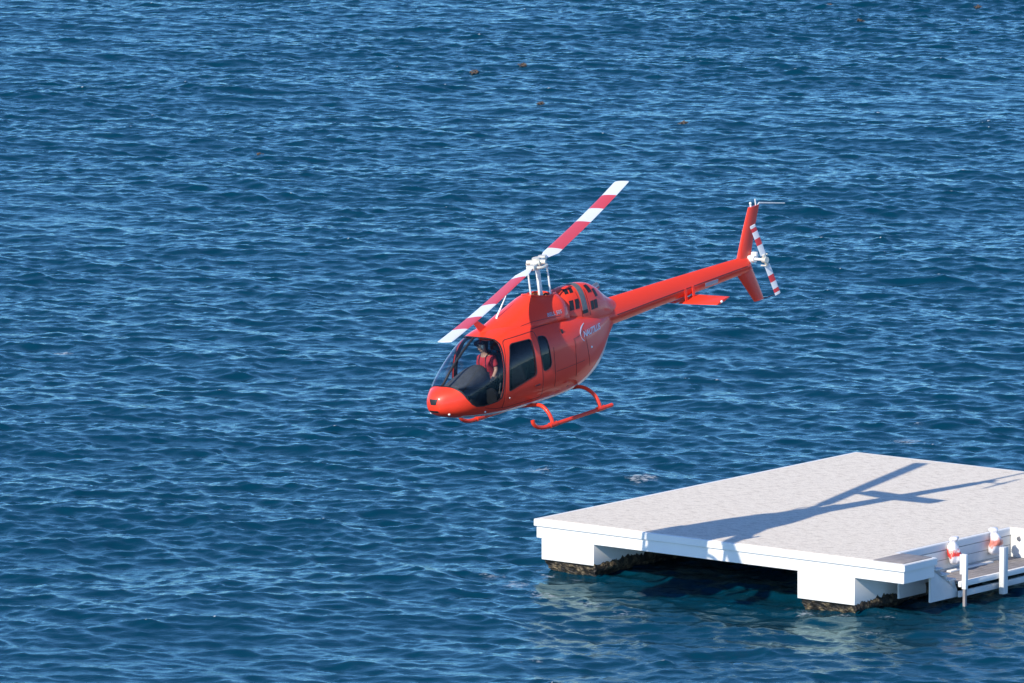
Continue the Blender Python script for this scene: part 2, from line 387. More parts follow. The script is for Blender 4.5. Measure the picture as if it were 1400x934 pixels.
def foul_material():
    m = bpy.data.materials.new('marine_growth'); m.use_nodes = True; nt = m.node_tree; p = nt.nodes['Principled BSDF']; L = nt.links.new
    tc = nt.nodes.new('ShaderNodeTexCoord'); n = nt.nodes.new('ShaderNodeTexNoise'); n.inputs['Scale'].default_value = 5.5; n.inputs['Detail'].default_value = 9; n.inputs['Roughness'].default_value = .7; L(tc.outputs['Object'], n.inputs[0])
    r = nt.nodes.new('ShaderNodeValToRGB'); L(n.outputs[0], r.inputs[0]); e = r.color_ramp.elements
    e[0].position = .40; e[0].color = (.006, .0065, .006, 1); e[1].position = .66; e[1].color = (.24, .18, .10, 1)
    x = r.color_ramp.elements.new(.50); x.color = (.022, .016, .010, 1)
    L(r.outputs[0], p.inputs['Base Color']); p.inputs['Roughness'].default_value = .6
    b = nt.nodes.new('ShaderNodeBump'); b.inputs['Strength'].default_value = .9; b.inputs['Distance'].default_value = .05; L(n.outputs[0], b.inputs['Height']); L(b.outputs[0], p.inputs['Normal'])
    return m
FOUL = foul_material()
MP = Matrix(((U.x, VV.x, 0, O.x), (U.y, VV.y, 0, O.y), (0, 0, 1, ZD), (0, 0, 0, 1)))
plat = empty('floating_platform', MP)
tag(plat, 'large flat white helicopter landing platform floating on two pontoons', 'platform')
LU, LV = 9.50, 11.60
RU, RV0, RV1 = 8.56, 1.17, 5.15          # the recess for the steps and landing
def L_poly(i): return [(i, i), (LU - i, i), (LU - i, RV0 - i if i else RV0), (RU - i, RV0 - i if i else RV0), (RU - i, RV1 + i), (LU - i, RV1 + i), (LU - i, LV - i), (i, LV - i)]
def bevel_all(o, w, seg=2):
    bm = bmesh.new(); bm.from_mesh(o.data)
    bmesh.ops.bevel(bm, geom=[e for e in bm.edges if len(e.link_faces) == 2 and e.calc_face_angle(0) > .5], offset=w, segments=seg, affect='EDGES'); bm.to_mesh(o.data); bm.free(); return o
g = G().prism(L_poly(0), 0.0, h0=-.15); bevel_all(g.make('deck_slab', PWHITE, plat, smooth=False), .012)
g = G().prism(L_poly(.10), 0.006, h0=-.02); g.make('deck_surface', DECK, plat, smooth=False)
g = G().prism(L_poly(.045), -.152, h0=-.40); bevel_all(g.make('fascia', PWHITE, plat, smooth=False), .008)
# plank rim of the recess
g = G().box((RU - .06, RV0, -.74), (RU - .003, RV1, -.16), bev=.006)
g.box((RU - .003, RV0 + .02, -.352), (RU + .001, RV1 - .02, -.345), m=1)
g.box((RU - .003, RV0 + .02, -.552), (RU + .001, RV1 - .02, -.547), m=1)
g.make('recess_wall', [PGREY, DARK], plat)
g = G().box((RU + .002, RV1 + .003, -.60), (LU - .06, RV1 + .043, -.155), bev=.006)
g.make('end_wall', PWHITE, plat)
g = G().tube([(RU + .22, RV1 - .03, -.2), (RU + .22, RV1 + .02, -.2)], .045, n=14); g.make('mooring_eye', STEEL, plat)
g = G().box((RU + .1, .09, .004), (LU - .09, RV0 - .07, .016), bev=.003); g.make('worn_step_panel', WOOD, plat)
# steps from the near corner down to the landing
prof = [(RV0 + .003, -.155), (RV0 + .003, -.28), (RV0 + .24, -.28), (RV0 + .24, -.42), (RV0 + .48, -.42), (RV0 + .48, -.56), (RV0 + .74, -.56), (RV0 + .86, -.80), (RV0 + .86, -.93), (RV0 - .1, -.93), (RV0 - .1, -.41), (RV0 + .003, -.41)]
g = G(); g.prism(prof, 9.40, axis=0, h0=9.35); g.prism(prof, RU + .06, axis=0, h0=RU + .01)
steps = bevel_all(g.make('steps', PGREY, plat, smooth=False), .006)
for k, (v, z) in enumerate(((RV0 + .003, -.28), (RV0 + .24, -.42), (RV0 + .48, -.56))):
    G().box((RU + .02, v, z), (9.46, v + .25, z + .035), bev=.006).make('tread', PGREY, steps)
g = G()
for k in range(6):
    u0 = RU + .05 + k * .158; g.box((u0, RV0 + .80, -.64), (u0 + .15, RV1 - .02, -.60), bev=.006)
landing = g.make('landing', WOOD, plat)
G().box((9.505, RV0 + .72, -.70), (9.585, RV1 + .3, -.585), bev=.01).make('edge_board', PWHITE, landing)
G().box((9.44, RV0 + .80, -.93), (9.50, RV1 - .02, -.80), bev=.01).make('edge_beam', PGREY, landing)
G().box((RU + .06, 2.75, -.60), (RU + .17, 4.3, -.565), bev=.008).make('kick_board', PWHITE, landing)
g = G()
for v in (2.3, 3.3, 4.3): g.box((RU + .02, v, -.72), (9.5, v + .06, -.645))
g.make('joist', PGREY, landing)
g = G().box((9.59, 1.90, -.74), (9.69, 1.99, -.02), bev=.012); g.box((9.61, 1.915, -1.25), (9.67, 1.975, -.74), m=1)
g.box((9.56, 1.885, -.03), (9.60, 1.97, -.42), m=0, bev=.01)
g.make('ladder_post', [PWHITE, WOOD], plat)
g = G().box((9.59, 3.24, -1.02), (9.71, 3.40, -.045), bev=.014); g.box((9.60, 3.36, -.95), (9.66, 3.46, -.06), bev=.01); g.make('ladder_post', PGREY, plat)
# pontoons
rng = np.random.default_rng(3)
def pontoon(u0, u1, zw):
    o = G().box((u0, .055, zw), (u1, LV - .1, -.402), bev=.01).make('pontoon', PWHITE, plat)
    bm = bmesh.new(); bmesh.ops.create_cube(bm, size=1)
    for v in bm.verts:
        x, y, z = v.co + Vector((.5, .5, .5)); k = 1 - z
        v.co = ((u0 + .03 + k * .22) + x * (u1 - u0 - .06 - .34 * k), .09 + k * .35 + y * (LV - .3 - .5 * k), zw - .75 + z * .77)
    bmesh.ops.subdivide_edges(bm, edges=bm.edges[:], cuts=23, use_grid_fill=True)
    for v in bm.verts:
        a = v.co; w = min(1, max(0, (zw + .0 - a.z) / .06))
        n = Vector((math.sin(a.x * 17 + a.z * 9 + a.y * 3) + rng.normal() * .8, math.sin(a.y * 7 + a.x * 5) + rng.normal() * .8, rng.normal() * .7 + math.sin(a.y * 9 + a.x * 13)))
        v.co = a + n * .011 * w
    mm = bpy.data.meshes.new('marine_growth'); bm.to_mesh(mm); bm.free(); mm.materials.append(FOUL)
    for p in mm.polygons: p.use_smooth = False
    f = bpy.data.objects.new('marine_growth', mm); COL.objects.link(f); f.parent = o
    return o
def clumps(par, u, v0, v1, zc, side):
    # ragged crust of oysters and weed creeping up the inner side of a pontoon
    r = np.random.default_rng(5 + int(u * 10)); n = 220; m = 9; V = []; F = []
    vs = np.linspace(v0, v1, n); k1 = np.convolve(r.normal(size=n), np.ones(9) / 9, 'same') * 2; k2 = np.convolve(r.normal(size=n), np.ones(3) / 3, 'same')
    top = .03 + .20 * np.clip((vs - v0) / (v1 - v0), 0, 1) ** .8 * (1 + .45 * k1) + .03 * k2
    for a in range(n):
        for b in range(m):
            q = b / (m - 1); bulge = (.012 + .035 * math.sin(math.pi * min(1, q * 1.1)) ** .5) * (1 - q ** 3) + abs(r.normal()) * .012 * (1 - q)
            V.append((u + side * (bulge - .004), vs[a] + r.normal() * .006, zc - .12 + (max(.02, top[a]) + .12) * q + r.normal() * .006 * q))
    for a in range(n - 1):
        for b in range(m - 1): F.append((a * m + b, a * m + b + 1, (a + 1) * m + b + 1, (a + 1) * m + b))
    N = len(V); V += [(u - side * .01, y, z) for x, y, z in V]
    F += [tuple(N + k for k in reversed(q)) for q in F]
    ix = [a * m for a in range(n)] + [(n - 1) * m + b for b in range(1, m)] + [a * m + m - 1 for a in range(n - 2, -1, -1)] + [b for b in range(m - 2, 0, -1)]
    for a, b in zip(ix, ix[1:] + ix[:1]): F.append((b, a, N + a, N + b))
    return mk('barnacle_crust', V, F, FOUL, par, smooth=False)
pl = pontoon(.17, 1.55, -.85); clumps(pl, 1.55, .06, 4.5, -.86, 1)
pr = pontoon(6.79, 8.23, -.97); clumps(pr, 8.23, .06, 4.5, -.98, 1)
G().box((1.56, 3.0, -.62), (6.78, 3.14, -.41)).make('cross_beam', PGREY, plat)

# bundles hung on the recess wall
def bag_material(name, mid, zr):
    m = bpy.data.materials.new(name); m.use_nodes = True; nt = m.node_tree; p = nt.nodes['Principled BSDF']; L = nt.links.new
    tc = nt.nodes.new('ShaderNodeTexCoord'); sp = nt.nodes.new('ShaderNodeSeparateXYZ'); L(tc.outputs['Object'], sp.inputs[0])
    n = nt.nodes.new('ShaderNodeTexNoise'); n.inputs['Scale'].default_value = 11; n.inputs['Detail'].default_value = 4; L(tc.outputs['Object'], n.inputs[0])
    ma = nt.nodes.new('ShaderNodeMath'); ma.operation = 'MULTIPLY_ADD'; ma.inputs[1].default_value = .26; L(n.outputs[0], ma.inputs[0]); L(sp.outputs[2], ma.inputs[2])
    r = nt.nodes.new('ShaderNodeValToRGB'); L(ma.outputs[0], r.inputs[0]); e = r.color_ramp.elements
    w = (.74, .70, .70, 1)
    e[0].position = 0; e[0].color = w; e[1].position = 1; e[1].color = w
    for pos, c in ((zr - .06, w), (zr - .02, (*mid, 1)), (zr + .06, (*mid, 1)), (zr + .12, w)):
        x = e.new(pos); x.color = c
    L(r.outputs[0], p.inputs['Base Color']); p.inputs['Roughness'].default_value = .35
    b = nt.nodes.new('ShaderNodeBump'); b.inputs['Strength'].default_value = .8; b.inputs['Distance'].default_value = .02; L(n.outputs[0], b.inputs['Height']); L(b.outputs[0], p.inputs['Normal'])
    return m
def bag(v, mid, zr, label, lean, seed):
    r = np.random.default_rng(seed); nt_, nz = 22, 22
    prof = pchip([0, .06, .2, .45, .6, .72, .80, .92, 1.0], [.05, .11, .135, .125, .115, .10, .07, .10, .06])
    V = []; F = []
    ph = r.uniform(0, 6, 6)
    for i in range(nz):
        t = i / (nz - 1); rr = float(prof(t))
        for k in range(nt_):
            a = 2 * math.pi * k / nt_
            q = rr * (1 + .14 * math.sin(3 * a + ph[0] + 4 * t) + .10 * math.sin(5 * a + ph[1] - 7 * t) + .06 * math.sin(9 * a + ph[2] + 11 * t) + r.normal() * .035)
            V.append((q * math.cos(a) * .8 + .03 * math.sin(6 * t + ph[3]), q * math.sin(a) + lean * t, t * .50))
    for i in range(nz - 1):
        for k in range(nt_): F.append((i * nt_ + k, i * nt_ + (k + 1) % nt_, (i + 1) * nt_ + (k + 1) % nt_, (i + 1) * nt_ + k))
    F += [tuple(range(nt_)), tuple(range((nz - 1) * nt_, nz * nt_))]
    o = mk('wrapped_bundle', V, F, bag_material('plastic_wrap', mid, zr))
    o.matrix_world = MP @ Matrix.Translation((RU + .125, v, -.45)) @ Matrix.Scale(1.14, 4)
    tag(o, label, 'bundle', 'wrapped bundles hung along the recess wall'); return o
bag(2.92, (.62, .045, .03), .30, 'white plastic bundle with bright red middle on recess wall, nearest the steps', .02, 4)
bag(4.42, (.66, .22, .16), .34, 'white plastic bundle with faint salmon band on recess wall, beside the end wall', -.03, 9)

# drifting seaweed
WEED = mat('brown_seaweed', (.085, .058, .040), .7, var=.4, vscale=20)
weeds = [(648, 99, .30, 'brown seaweed tuft adrift on a wave beside a white foam streak', 1), (714, 91, .26, 'thin dark seaweed tuft just right of the foam streak', 2), (738, 144, .24, 'tan seaweed tuft drifting above the striped rotor blade', 3),
         (356, 211, .25, 'lone brown seaweed tuft on the water far left of the helicopter', 4), (934, 169, .22, 'small seaweed tuft drifting above and left of the tail fin', 5), (1134, 6, .30, 'left tuft of the two seaweed tufts at the top right edge', 6),
         (1337, 8, .28, 'seaweed tuft nearest the top right corner of the sea', 7), (1177, 32, .25, 'seaweed tuft just below the top edge, above the tail fin', 8)]
for px, py, r, lab, sd in weeds:
    x, y = px_ground(px, py); rr = random.Random(sd); g = G()
    r *= .48
    for k in range(15):
        a = rr.random() * 6.28; d = r * rr.random() ** .7; cx, cy = d * math.cos(a), d * math.sin(a) * 1.6
        h = .015 + .035 * rr.random(); ln = .04 + .06 * rr.random(); a2 = rr.random() * 6.28
        ex, ey = math.cos(a2) * ln, math.sin(a2) * ln
        zz = sea_at(x + cx, y + cy)
        g.tube([(cx - ex, cy - ey, zz - .01), (cx, cy, zz + h), (cx + ex, cy + ey, zz + h * .4)], [.010, .022, .006], n=6)
    o = g.make('seaweed_tuft', WEED); o.location = (x, y, 0)
    tag(o, lab, 'seaweed', 'brown seaweed tufts adrift on the sea')

# ------------------------------------------------------------------ helicopter
MH = Matrix.Translation((0.8962, 160.5834, 3.1610 + ZD)) @ Euler((rad(2.4328), rad(7.4619), rad(225.1565)), 'XYZ').to_matrix().to_4x4() @ Matrix.Scale(.99321, 4)
heli = empty('helicopter', MH)
tag(heli, 'bright red helicopter hovering nose down beside the white platform', 'helicopter')
hull = Loft([(3.42,.88,.93,.90,.03,2.2,2.2),(3.40,.785,1.02,.89,.13,2.2,2.2),(3.345,.715,1.10,.88,.225,2.2,2.3),(3.23,.645,1.18,.885,.335,2.3,2.4),
(3.06,.585,1.245,.91,.47,2.35,2.5),(2.85,.53,1.44,.96,.585,2.3,2.6),(2.6,.485,1.635,1.04,.665,2.3,2.8),(2.3,.44,1.845,1.12,.72,2.35,2.9),
(2.06,.415,1.98,1.16,.75,2.45,3.0),(1.8,.395,2.065,1.18,.765,2.55,3.0),(1.5,.38,2.11,1.2,.775,2.7,3.0),(1.0,.37,2.12,1.2,.78,2.9,3.0),
(.5,.37,2.10,1.22,.77,2.9,3.0),(0,.38,2.05,1.25,.74,2.8,2.9),(-.4,.42,1.97,1.28,.68,2.7,2.7),(-.8,.52,1.89,1.33,.56,2.6,2.5),
(-1.1,.65,1.85,1.4,.45,2.5,2.4),(-1.35,.86,1.82,1.47,.345,2.4,2.3),(-1.55,1.1,1.80,1.53,.265,2.3,2.2),(-1.75,1.32,1.78,1.57,.21,2.2,2.1)])
hx = list(np.concatenate([3.42 - .36 * np.linspace(0, 1, 22) ** 2, np.linspace(3.06, -1.75, 84)[1:]]))
def hull_shell(thick, off, mats):
    """shell whose outside lies `off` outside the hull skin"""
    V, F = hull.mesh(hx, 112)
    o = mk('tmp', V, F, mats)
    me = o.data
    if off:
        nrm = [v.normal.copy() for v in me.vertices]
        for v, n in zip(me.vertices, nrm): v.co += n * off
    s = o.modifiers.new('s', 'SOLIDIFY'); s.thickness = thick; s.offset = -1
    if len(mats) > 1: s.material_offset = 1; s.material_offset_rim = 0
    return o
def cutter(poly, y0, y1):
    o = G().prism(poly, y1, axis=1, h0=y0).make('cut', DARK, smooth=False); return o
def ring_cutter(poly, w0, w1, y0, y1):
    a = offset_poly(poly, w0); b = offset_poly(poly, w1); n = len(poly); V = []
    for y in (y0, y1):
        V += [(p[0], y, p[1]) for p in a] + [(p[0], y, p[1]) for p in b]
    F = []
    for i in range(n):
        j = (i + 1) % n
        F += [(i, j, n + j, n + i), (2 * n + j, 2 * n + i, 3 * n + i, 3 * n + j), (i, 2 * n + i, 2 * n + j, j), (n + j, 3 * n + j, 3 * n + i, n + i)]
    return mk('cut', V, F, DARK, smooth=False)
def offset_poly(P, d):
    n = len(P); out = []
    A = sum(P[i][0] * P[(i + 1) % n][1] - P[(i + 1) % n][0] * P[i][1] for i in range(n)); s = 1 if A > 0 else -1
    for i in range(n):
        p0 = Vector(P[i - 1]); p1 = Vector(P[i]); p2 = Vector(P[(i + 1) % n])
        e1 = (p1 - p0).normalized(); e2 = (p2 - p1).normalized()
        n1 = Vector((e1.y, -e1.x)) * s; n2 = Vector((e2.y, -e2.x)) * s
        b = (n1 + n2); b = b / max(.35, b.dot(n1)) if b.length > 1e-6 else n1
        out.append(tuple(p1 + b * d))
    return out
def roundpoly(P, r, k=5):
    out = []; n = len(P)
    for i in range(n):
        p0 = Vector(P[i - 1]); p1 = Vector(P[i]); p2 = Vector(P[(i + 1) % n]); rr = r[i] if isinstance(r, (list, tuple)) else r
        a = p1 + (p0 - p1).normalized() * min(rr, (p0 - p1).length * .45); b = p1 + (p2 - p1).normalized() * min(rr, (p2 - p1).length * .45)
        for j in range(k + 1):
            t = j / k; out.append(tuple(a * (1 - t) ** 2 + p1 * 2 * t * (1 - t) + b * t * t))
    return out
def boolcut(o, keep, cuts, name, parent):
    for c, op in [(k, 'INTERSECT') for k in keep] + [(k, 'DIFFERENCE') for k in cuts]:
        b = o.modifiers.new('b', 'BOOLEAN'); b.object = c; b.operation = op; b.solver = 'EXACT'
    n = evaluated(o, name, parent); kill(o)
    for p in n.data.polygons: p.use_smooth = True
    sharp(n, 40); return n
WS = [(3.094, 1.236), (3.06, 1.215), (3.015, 1.135), (2.945, .975), (2.86, .845), (2.76, .775), (2.60, .748), (2.40, .755), (2.25, .772), (2.165, .815), (2.115, .95), (2.06, 1.14), (2.022, 1.31), (1.97, 1.57), (1.915, 1.76), (1.885, 1.87), (1.905, 1.945), (1.97, 1.985), (2.07, 2.01), (2.2, 2.25), (3.5, 2.25), (3.5, 1.262)]
DW = roundpoly([(1.70, 1.815), (1.15, 1.80), (1.175, 1.075), (1.965, .905), (1.89, 1.42)], [.09, .07, .07, .05, .3])
RW = roundpoly([(.955, 1.80), (.73, 1.77), (.715, 1.13), (.96, 1.085), (.985, 1.5)], [.06, .13, .14, .06, .2])
DOOR = roundpoly([(1.80, 1.90), (.985, 1.915), (1.03, .58), (2.10, .585), (2.06, .95), (1.97, 1.42)], [.10, .05, .05, .05, .15, .3])
cWS, cDW, cRW = cutter(WS, -1.2, 1.2), cutter(DW, -1.2, 1.2), cutter(RW, -1.2, 1.2)
body = boolcut(hull_shell(.03, 0, [RED, INTER]), [], [cWS, cDW, cRW], 'fuselage', heli)
ws = boolcut(hull_shell(.005, -.008, [GLASS]), [cWS], [], 'windshield', heli)
def closed_ring(poly, w0, w1): return ring_cutter(poly, w0, w1, -1.2, 1.2)
r = ring_cutter(WS, -.014, .010, -1.2, 1.2); boolcut(hull_shell(.012, .004, [DARK]), [r], [], 'gasket', ws); kill(r)
for side, nm in ((1, 'port'), (-1, 'starboard')):
    y0, y1 = (.1, 1.2) if side > 0 else (-1.2, -.1)
    cd = cutter(DOOR, y0, y1); d2 = cutter(DW, y0, y1); r2 = cutter(RW, y0, y1)
    door = boolcut(hull_shell(.010, .005, [RED, RED]), [cd], [d2], 'door', heli)
    w = boolcut(hull_shell(.005, -.008, [TINT if side > 0 else GLASS]), [d2], [], 'window', door)
    r = ring_cutter(DW, -.008, .010, y0, y1); boolcut(hull_shell(.012, .008, [DARK]), [r], [], 'window_seal', door); kill(r)
    r = ring_cutter(DOOR, .0, .014, y0, y1); boolcut(hull_shell(.010, .0035, [SEAM]), [r], [], 'door_gap', door); kill(r)
    w = boolcut(hull_shell(.005, -.008, [TINT]), [r2], [], 'cabin_window', heli)
    r = ring_cutter(RW, -.008, .010, y0, y1); boolcut(hull_shell(.012, .004, [DARK]), [r], [], 'window_seal', w); kill(r)
    G().box((1.12, .775 * side - .01, .84), (1.26, .775 * side + .018, .875), bev=.006).make('door_handle', SEAM, door)
    kill(cd, d2, r2)
kill(cWS, cDW, cRW)
# windshield divider
pts = [(x, 0, float(hull.zt(x)) + .004) for x in np.linspace(3.09, 2.05, 14)]
G().tube(pts, .024, n=8, sx=1.2).make('windshield_divider', DARK, ws)
# pale belly paint, widened aft to stand for light bounced off the water
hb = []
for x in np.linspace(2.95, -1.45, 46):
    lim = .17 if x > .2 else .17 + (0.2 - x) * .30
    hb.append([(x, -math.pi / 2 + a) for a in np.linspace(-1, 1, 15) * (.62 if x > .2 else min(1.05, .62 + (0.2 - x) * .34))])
hull.patch('belly_paint_and_bounce', hb, PALE, heli, -.004, .004)
# thin light sill line along the lower side
sl_ = [[(x, float(hull.th(x, .475 + max(0, x - 2) * .05 + b * .022))) for b in (0, .5, 1)] for x in np.linspace(2.45, .55, 40)]
hull.patch('sill_stripe', sl_, DECAL, heli, -.003, .004)
# rear seams
def seam(pts, w=.006, name='panel_seam', m=SEAM, off=.004):
    P = smoothline([(a, b, 0) for a, b in pts], 6); g = []
    for i, p in enumerate(P):
        t = (P[min(i + 1, len(P) - 1)] - P[max(i - 1, 0)]).normalized(); n = Vector((-t.y, t.x, 0))
        g.append([((p + n * s * w).x, float(hull.th((p + n * s * w).x, (p + n * s * w).y))) for s in (-1, 1)])
    hull.patch(name, g, m, heli, -.002, off)
seam([(.96, 1.955), (.70, 1.955), (.45, 1.945)]); seam([(.60, 1.50), (.63, 1.15), (.66, .70)], .004); seam([(-.05, 1.5), (-.02, 1.1), (.0, .75)], .003); seam([(.60, 1.0), (-.3, 1.02)], .003)
# cowlings
def loft_seam(L, pts, w, name, parent):
    P = smoothline([(a, b, 0) for a, b in pts], 6); g = []
    for i, p in enumerate(P):
        t = (P[min(i + 1, len(P) - 1)] - P[max(i - 1, 0)]).normalized(); n = Vector((-t.y, t.x, 0))
        g.append([((p + n * s * w).x, float(L.th((p + n * s * w).x, (p + n * s * w).y))) for s in (-1, 1)])
    L.patch(name, g, SEAM, parent, -.002, .003)
seam([(-.42, 1.62), (-.45, 1.2), (-.50, .85)], .003); seam([(-.02, 1.52), (-.25, 1.55), (-.42, 1.62)], .003); seam([(2.55, .70), (2.3, .62), (2.1, .60)], .003)
fair = Loft([(1.86, 1.9, 2.06, 1.93, .06, 2, 2), (1.72, 1.85, 2.115, 1.93, .22, 2, 2), (1.45, 1.85, 2.20, 1.93, .38, 1.9, 2), (1.15, 1.85, 2.29, 1.95, .48, 1.85, 2), (.88, 1.85, 2.375, 1.96, .535, 1.85, 2),
             (.62, 1.85, 2.46, 1.96, .57, 1.9, 2), (.40, 1.85, 2.51, 1.96, .585, 2.0, 2), (.0, 1.85, 2.50, 1.95, .575, 2.15, 2), (-.14, 1.8, 2.465, 1.92, .53, 2.3, 2), (-.25, 1.8, 2.40, 1.9, .47, 2.3, 2), (-.32, 1.8, 2.28, 1.9, .38, 2.2, 2)])
V, F = fair.mesh(np.linspace(1.86, -.32, 60), 84)
f0 = mk('tmp', V, F, [RED, WELL])
g = G(); n = 40
ell = [(.09 + .36 * math.cos(2 * math.pi * k / n), .30 * math.sin(2 * math.pi * k / n)) for k in range(n)]
well = g.prism(ell, 3.2, h0=2.28, m=0).make('cut', WELL, smooth=False)
fairing = boolcut(f0, [], [well], 'pylon_fairing', heli); kill(well)
rim = [(.09 + .37 * math.cos(2 * math.pi * k / 48), .31 * math.sin(2 * math.pi * k / 48)) for k in range(49)]
def fz(x, y):
    z = 2.0
    h = float(fair.zt(x) - fair.zm(x)); nn = float(fair.nu(x)); w = float(fair.hw(x))
    return float(fair.zm(x)) + h * max(0, 1 - (abs(y) / w) ** nn) ** (1 / nn)
G().tube([(x, y, fz(x, y) + .004) for x, y in rim], .020, n=8).make('well_rim', RED, fairing)
g = G().box((-.12, -.14, 2.283), (.3, .14, 2.36), m=0, bev=.02)
for k in range(5):
    a = k * 1.25 + .4; g.tube(smoothline([(.07 + .30 * math.cos(a), .2 * math.sin(a), 2.29), (.07 + .22 * math.cos(a + .5), .16 * math.sin(a + .5), 2.40), (.07 + .28 * math.cos(a + 1), .2 * math.sin(a + 1), 2.30)]), .022, n=7, m=1)
g.make('gearbox_top', [WELL, DARK], fairing)
cowl = Loft([(-.22, 1.6, 2.33, 1.72, .40, 2.6, 2), (-.40, 1.6, 2.41, 1.72, .42, 2.6, 2), (-.6, 1.6, 2.445, 1.71, .42, 2.6, 2), (-.9, 1.58, 2.45, 1.70, .41, 2.5, 2), (-1.15, 1.56, 2.41, 1.70, .38, 2.45, 2), (-1.4, 1.54, 2.28, 1.68, .32, 2.4, 2), (-1.6, 1.52, 2.10, 1.67, .26, 2.3, 2), (-1.78, 1.52, 1.96, 1.66, .22, 2.2, 2), (-1.9, 1.52, 1.90, 1.66, .19, 2.1, 2)])
V, F = cowl.mesh(np.linspace(-.22, -1.9, 44), 72)
eng = sharp(mk('engine_cowl', V, F, RED, heli))
for sd in (1, -1):
    for x0 in (-.345, -.50): cowl.rect('louvre', x0, x0 - .108, 2.015, 2.205, LOUV, eng, sd, sh=-.045)
    for x0 in (-.40, -.52): cowl.rect('louvre', x0, x0 - .085, 2.335, 2.415, LOUV, eng, sd, sh=-.05)
    for x0 in (-.945, -1.065): cowl.rect('louvre', x0, x0 - .10, 1.90, 2.075, LOUV, eng, sd, sh=-.02)
    cowl.rect('louvre', -1.00, -1.12, 2.24, 2.385, LOUV, eng, sd, sh=.02); cowl.rect('louvre', -1.17, -1.26, 2.12, 2.28, LOUV, eng, sd, sh=.02)
bd = [[(x - .07 * math.sin(t) ** 2, t) for t in np.linspace(float(cowl.th(x, 1.93)), math.pi - float(cowl.th(x, 1.93)), 40)] for x in np.linspace(-.685, -.825, 5)]
cowl.patch('cowl_band', bd, BAND, eng, -.003, .007)
for sd in (1, -1): cowl.rect('band_latch', -.68, -.83, 1.875, 1.945, LOUV, eng, sd, o1=.012)
loft_seam(cowl, [(-.66, 1.80), (-.655, 2.1), (-.66, 2.33)], .004, 'cowl_seam', eng); loft_seam(cowl, [(-.90, 1.80), (-.895, 2.1), (-.92, 2.33)], .004, 'cowl_seam', eng)
loft_seam(fair, [(1.30, 2.02), (.9, 2.07), (.5, 2.06), (.1, 2.03)], .004, 'fairing_seam', fairing)
G().tube(smoothline([(-1.35, -.14, 2.10), (-1.55, -.15, 2.16), (-1.74, -.16, 2.20)]), [.07] * 13, n=14, sx=.8).make('exhaust_stack', STEEL, eng)
# boom
boom = Loft([(-1.35, 1.36, 1.94, 1.60, .27, 1.7, 2.2), (-1.75, 1.37, 1.93, 1.58, .255, 1.55, 2.2), (-3.0, 1.42, 1.915, 1.61, .22, 1.45, 2.2), (-4.5, 1.47, 1.895, 1.645, .18, 1.45, 2.2), (-5.6, 1.515, 1.875, 1.67, .15, 1.45, 2.2), (-5.92, 1.53, 1.865, 1.675, .14, 1.5, 2.2), (-6.0, 1.56, 1.84, 1.68, .11, 1.6, 2.2)])
V, F = boom.mesh(np.concatenate([np.linspace(-1.35, -5.92, 60), [-5.95, -6.0]]), 72)
bo = sharp(mk('tail_boom', V, F, RED, heli), 50)
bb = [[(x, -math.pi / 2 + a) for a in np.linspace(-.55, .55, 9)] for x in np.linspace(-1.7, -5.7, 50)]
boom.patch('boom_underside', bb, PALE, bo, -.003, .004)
boom.rect('registration_plate', -4.52, -4.92, 1.545, 1.63, DECALG, bo, 1, o1=.004)
cr = [[(x, float(boom.th(x, float(boom.zm(x)) + .012 + .008 * b))) for b in (-1, 1)] for x in np.linspace(-1.8, -5.85, 50)]
boom.patch('boom_seam', cr, SEAM, bo, -.003, .003)
G().tube([(-1.70, 0, 1.62), (-1.76, 0, 1.62)], .245, n=36, sx=1.0).make('boom_collar', RED, bo)
# fin
def fin_mesh(rows, name, parent, m=RED):
    V = []; F = []; n = 18
    for (xl, xt, z, th) in rows:
        c = xl - xt
        for k in range(n):
            a = 2 * math.pi * k / n; cx = .5 + .5 * math.cos(a); y = th * math.sin(a) * (.35 + .65 * cx ** .6)
            V.append((xt + c * cx, y, z))
    for i in range(len(rows) - 1):
        for k in range(n): F.append((i * n + k, i * n + (k + 1) % n, (i + 1) * n + (k + 1) % n, (i + 1) * n + k))
    F += [tuple(range(n)), tuple(range((len(rows) - 1) * n, len(rows) * n))]
    return sharp(mk(name, V, F, m, parent), 40)
fin = fin_mesh([(-6.07, -6.37, .87, .035), (-5.86, -6.26, 1.20, .045), (-5.64, -6.14, 1.54, .06), (-5.62, -6.10, 1.70, .065), (-5.72, -6.15, 1.90, .06), (-5.98, -6.36, 2.42, .05), (-6.215, -6.56, 2.845, .04)], 'tail_fin', heli)
G().tube([(-6.34, 0, .89), (-6.52, 0, .875), (-6.68, 0, .88)], [.012, .010, .007], n=6).make('tail_skid', SEAM, fin)
g = G().tube([(-6.50, 0, 2.84), (-6.56, 0, 2.875), (-7.32, 0, 2.70)], [.016, .015, .010], n=6); g.make('whip_antenna', WHITE, fin)
G().tube([(-6.30, 0, 2.83), (-6.30, 0, 2.90), (-6.30, 0, 2.905), (-6.30, 0, 2.93), (-6.30, 0, 2.945)], [.022, .022, .03, .028, .012], n=12).make('tail_beacon', WHITE, fin); G().tube([(-6.45, 0, 2.83), (-6.45, 0, 2.98)], .013, n=8).make('stub_antenna', WHITE, fin)
